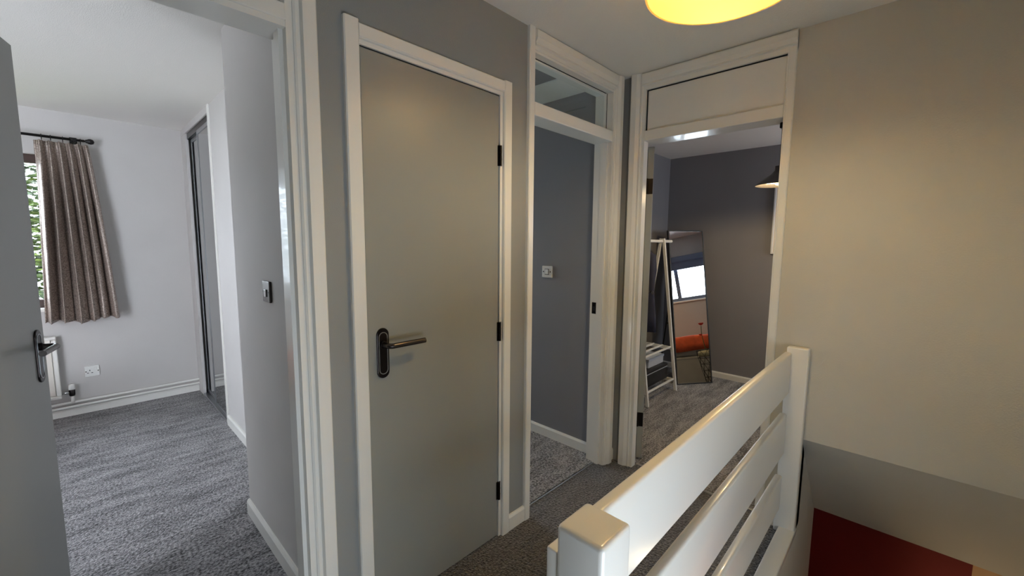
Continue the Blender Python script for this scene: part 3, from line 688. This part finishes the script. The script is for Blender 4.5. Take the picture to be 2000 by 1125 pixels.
f0.z = f1.z = .008; f0.y = min(f0.y, 1.97); f1.y = min(f1.y, 1.97)
b = bmesh.new(); bar(b, t0.lerp(f0, .5), t1.lerp(f1, .5), .010); obj('stand_crossbar', b, 'black_case', mr)

rk = thing('clothes_rack', 'white wooden A-frame clothes rack with two slatted shelves', 'clothes rack', (3.53, 1.73, 0))
YF, YK, YM, ZT = 1.535, 1.925, 1.728, 1.425
for X in (3.26, 3.83):
    for y in (YF, YK):
        b = bmesh.new(); bar(b, (X, y, 0.004), (X, YM + (.012 if y > YM else -.012), ZT), .026, .020, (1, 0, 0)); obj('leg', b, 'white_satin', rk)
auto_smooth(obj('hanging_rail', tube(bmesh.new(), [(3.06, YM, 1.400), (4.03, YM, 1.400)], .0135, 16), 'white_satin', rk))
def yl_at(z): return YF + (YM-YF)*z/ZT, YK + (YM-YK)*z/ZT
for z in (.40, .10):
    a, c = yl_at(z)
    for X in (3.26, 3.83):
        b = bmesh.new(); bar(b, (X, a, z), (X, c, z), .020, .030, (0, 0, 1)); obj('shelf_rail', b, 'white_satin', rk)
    n = 4 if z > .3 else 5
    for k in range(n):
        y = a+.012 + (c-a-.024)*k/(n-1)
        b = bmesh.new(); bar(b, (3.245, y, z+.012), (3.845, y, z+.012), .018, .014, (0, 0, 1)); obj('shelf_slat', b, 'white_satin', rk)
cs = thing('storage_case', 'black storage case on the lower rack shelf', 'case', (3.55, 1.74, .121))
auto_smooth(obj('case_body', B(3.32, 3.79, 1.60, 1.87, .121, .235, .012, 3), 'black_case', cs), 50)
auto_smooth(obj('case_lid', B(3.32, 3.79, 1.60, 1.87, .239, .270, .010, 3), 'black_case', cs), 50)
obj('seam_strip', B(3.324, 3.786, 1.604, 1.866, .234, .240), 'grey_card', cs)
gb = thing('shoe_box', 'pale grey shoe box on top of the black case', 'box', (3.62, 1.74, .27))
obj('box_body', B(3.47, 3.77, 1.64, 1.83, .2705, .335, .002), 'grey_card', gb)
obj('box_lid', B(3.466, 3.774, 1.636, 1.834, .328, .350, .002), 'grey_card', gb)
bag = thing('dark_jacket', 'dark navy jacket hanging from the rail of the rack', 'jacket', (3.42, 1.728, .95))
jb = bmesh.new()
NJ = 28; rings = []
for zc, rx, ry in ((1.34, .02, .03), (1.315, .035, .10), (1.28, .045, .16), (1.15, .055, .165), (.95, .06, .16), (.75, .065, .17), (.62, .066, .175)):
    ring = []
    for k in range(NJ):
        a = 2*PI*k/NJ; fo = 1 + .10*math.sin(6*a + zc*7) * (1 if zc < 1.2 else .2)
        ring.append(jb.verts.new((3.40+rx*fo*math.cos(a), 1.745+ry*fo*math.sin(a), zc)))
    rings.append(ring)
for a, c in zip(rings, rings[1:]):
    for k in range(NJ): jb.faces.new((a[k], a[(k+1) % NJ], c[(k+1) % NJ], c[k]))
jb.faces.new(rings[0]); jb.faces.new(rings[-1]); bmesh.ops.recalc_face_normals(jb, faces=jb.faces[:])
mat('navy_cloth', (44, 46, 66), .9, bump=(200, .3, .004))
obj('jacket_body', jb, 'navy_cloth', bag, True)
hk = bmesh.new(); pts = [(3.40, 1.745, 1.335), (3.40, 1.745, 1.375)] + [(3.40, 1.728+.019*math.cos(t), 1.398+.0185*math.sin(t)) for t in [-.6+4.2*k/12 for k in range(13)]]
tube(hk, pts, .0025, 8); obj('hanger_hook', hk, 'chrome', bag, True)

pc = thing('framed_picture', 'cream picture on the slate wall near the end doorway', 'picture', (X3, .70, 1.29))
obj('picture_panel', B(X3-.020, X3-.002, .425, .975, 1.305, 1.945), 'picture_cream', pc)
for a in ((.41, .99, 1.29, 1.306), (.41, .99, 1.944, 1.96), (.41, .426, 1.306, 1.944), (.974, .99, 1.306, 1.944)):
    obj('picture_frame', B(X3-.028, X3-.001, a[0], a[1], a[2], a[3], .002, 1), 'white_satin', pc)

bd = thing('divan_bed', 'pale divan bed with an orange bedspread under the window', 'bed', (3.78, -.25, 0))
obj('divan_base', B(3.02, 4.53, -.62, .08, .03, .38, .012), 'divan_cloth', bd)
obj('divan_seam', B(3.018, 4.532, -.618, .082, .345, .352), 'slate_wall', bd)
auto_smooth(obj('mattress', B(3.02, 4.53, -.62, .08, .382, .64, .04, 4), 'divan_cloth', bd), 60)
bs = bmesh.new(); rows = []
prof = [(-.60, .652), (-.2, .658), (.03, .658), (.075, .645), (.098, .61), (.104, .54), (.106, .455)]
for i in range(61):
    x = 3.03 + 1.495*i/60; rows.append([bs.verts.new((x, y + .006*math.sin(x*31+z*20)*(z < .63), z + .010*math.sin(x*9) * (z < .5) + .004*math.sin(x*17+y*9))) for y, z in prof])
for a, c in zip(rows, rows[1:]):
    for k in range(len(prof)-1): bs.faces.new((a[k], a[k+1], c[k+1], c[k]))
bmesh.ops.recalc_face_normals(bs, faces=bs.faces[:])
o = obj('bedspread', bs, 'orange_cloth', bd, True); o.modifiers.new('thick', 'SOLIDIFY').thickness = .008

wb = thing('wire_basket', 'black wire basket of triangles beside the bed', 'basket', (4.355, .48, 0))
BX, BY, BH, R0, R1 = 4.355, .48, .40, .115, .175
lv = [.012 + (BH-.012)*k/5 for k in range(6)]
def bp(k, lvl):
    z = lv[lvl]; r = R0 + (R1-R0)*z/BH; a = 2*PI*(k + .5*(lvl % 2))/12
    return (BX + r*math.cos(a), BY + r*math.sin(a), z)
for l in range(6):
    b = bmesh.new(); tube(b, [bp(k, l) for k in range(13)], .003 if l < 5 else .005, 6, False); obj('wire_ring', b, 'black_case', wb)
for l in range(5):
    b = bmesh.new()
    for k in range(12):
        tube(b, [bp(k, l), bp(k, l+1)], .0022, 5); tube(b, [bp(k, l), bp(k-1 if l % 2 == 0 else k+1, l+1)], .0022, 5)
    obj('wire_band', b, 'black_case', wb)
obj('basket_floor', lathe(bmesh.new(), [(0, .008), (R0, .008), (R0, .013), (0, .013)], (BX, BY, 0), 24), 'black_case', wb)
obj('liner', lathe(bmesh.new(), [(0, .34), (.15, .34), (.155, .36), (.15, .395), (0, .402)], (BX, BY, 0), 24), 'basket_liner', wb, True)
fl = thing('artificial_flower', 'red artificial flower stem standing in the wire basket', 'flower', (4.29, .42, .407))
obj('stem', tube(bmesh.new(), [(4.29, .42, .407), (4.285, .40, .48), (4.275, .38, .62), (4.285, .37, .72)], .004, 8), 'stem_green', fl)
for cx, cy, cz, r in ((4.287, .37, .73, .034), (4.262, .385, .60, .022)):
    hd = bmesh.new()
    for k in range(7):
        a = 2*PI*k/7; M = Matrix.Translation((cx, cy, cz)) @ Matrix.Rotation(a, 4, 'Z') @ Matrix.Rotation(-.7, 4, 'Y') @ Matrix.Translation((r*.6, 0, 0)) @ Matrix.Diagonal((r*.65, r*.5, r*.2, 1))
        bmesh.ops.create_uvsphere(hd, u_segments=10, v_segments=6, radius=1, matrix=M)
    obj('blossom', hd, 'red_petal', fl, True)

# ------------------------------------------------------------------ outside: garden tree seen past the curtain
tr = thing('garden_tree', 'leafy green tree outside the bedroom window', 'tree', (-.75, 8.6, -2.6))
obj('trunk', tube(bmesh.new(), [(-.75, 8.6, -2.6), (-.72, 8.62, -.5), (-.8, 8.6, 1.2), (-.7, 8.65, 2.6)], [.16, .13, .09, .03], 12), 'bark', tr, True)
lf = bmesh.new()
for k in range(11000):
    a = random.random()*2*PI; u = random.uniform(-1, 1); r = random.random()**.4
    q = math.sqrt(1-u*u)
    c = Vector((-.75 + 1.9*r*q*math.cos(a), 8.6 + 1.1*r*q*math.sin(a), 1.1 + 1.9*r*u))
    s = random.uniform(.04, .085)
    M = Matrix.Translation(c) @ Matrix.Rotation(random.random()*6.28, 4, 'Z') @ Matrix.Rotation(random.uniform(-1, 1), 4, 'X')
    vs = [lf.verts.new(M @ Vector(p)) for p in ((-s, 0, 0), (0, -s*.5, s*.15), (s, 0, 0), (0, s*.5, s*.15))]
    lf.faces.new(vs)
o = obj('foliage', lf, 'leaf_green', tr); o['kind'] = 'stuff'
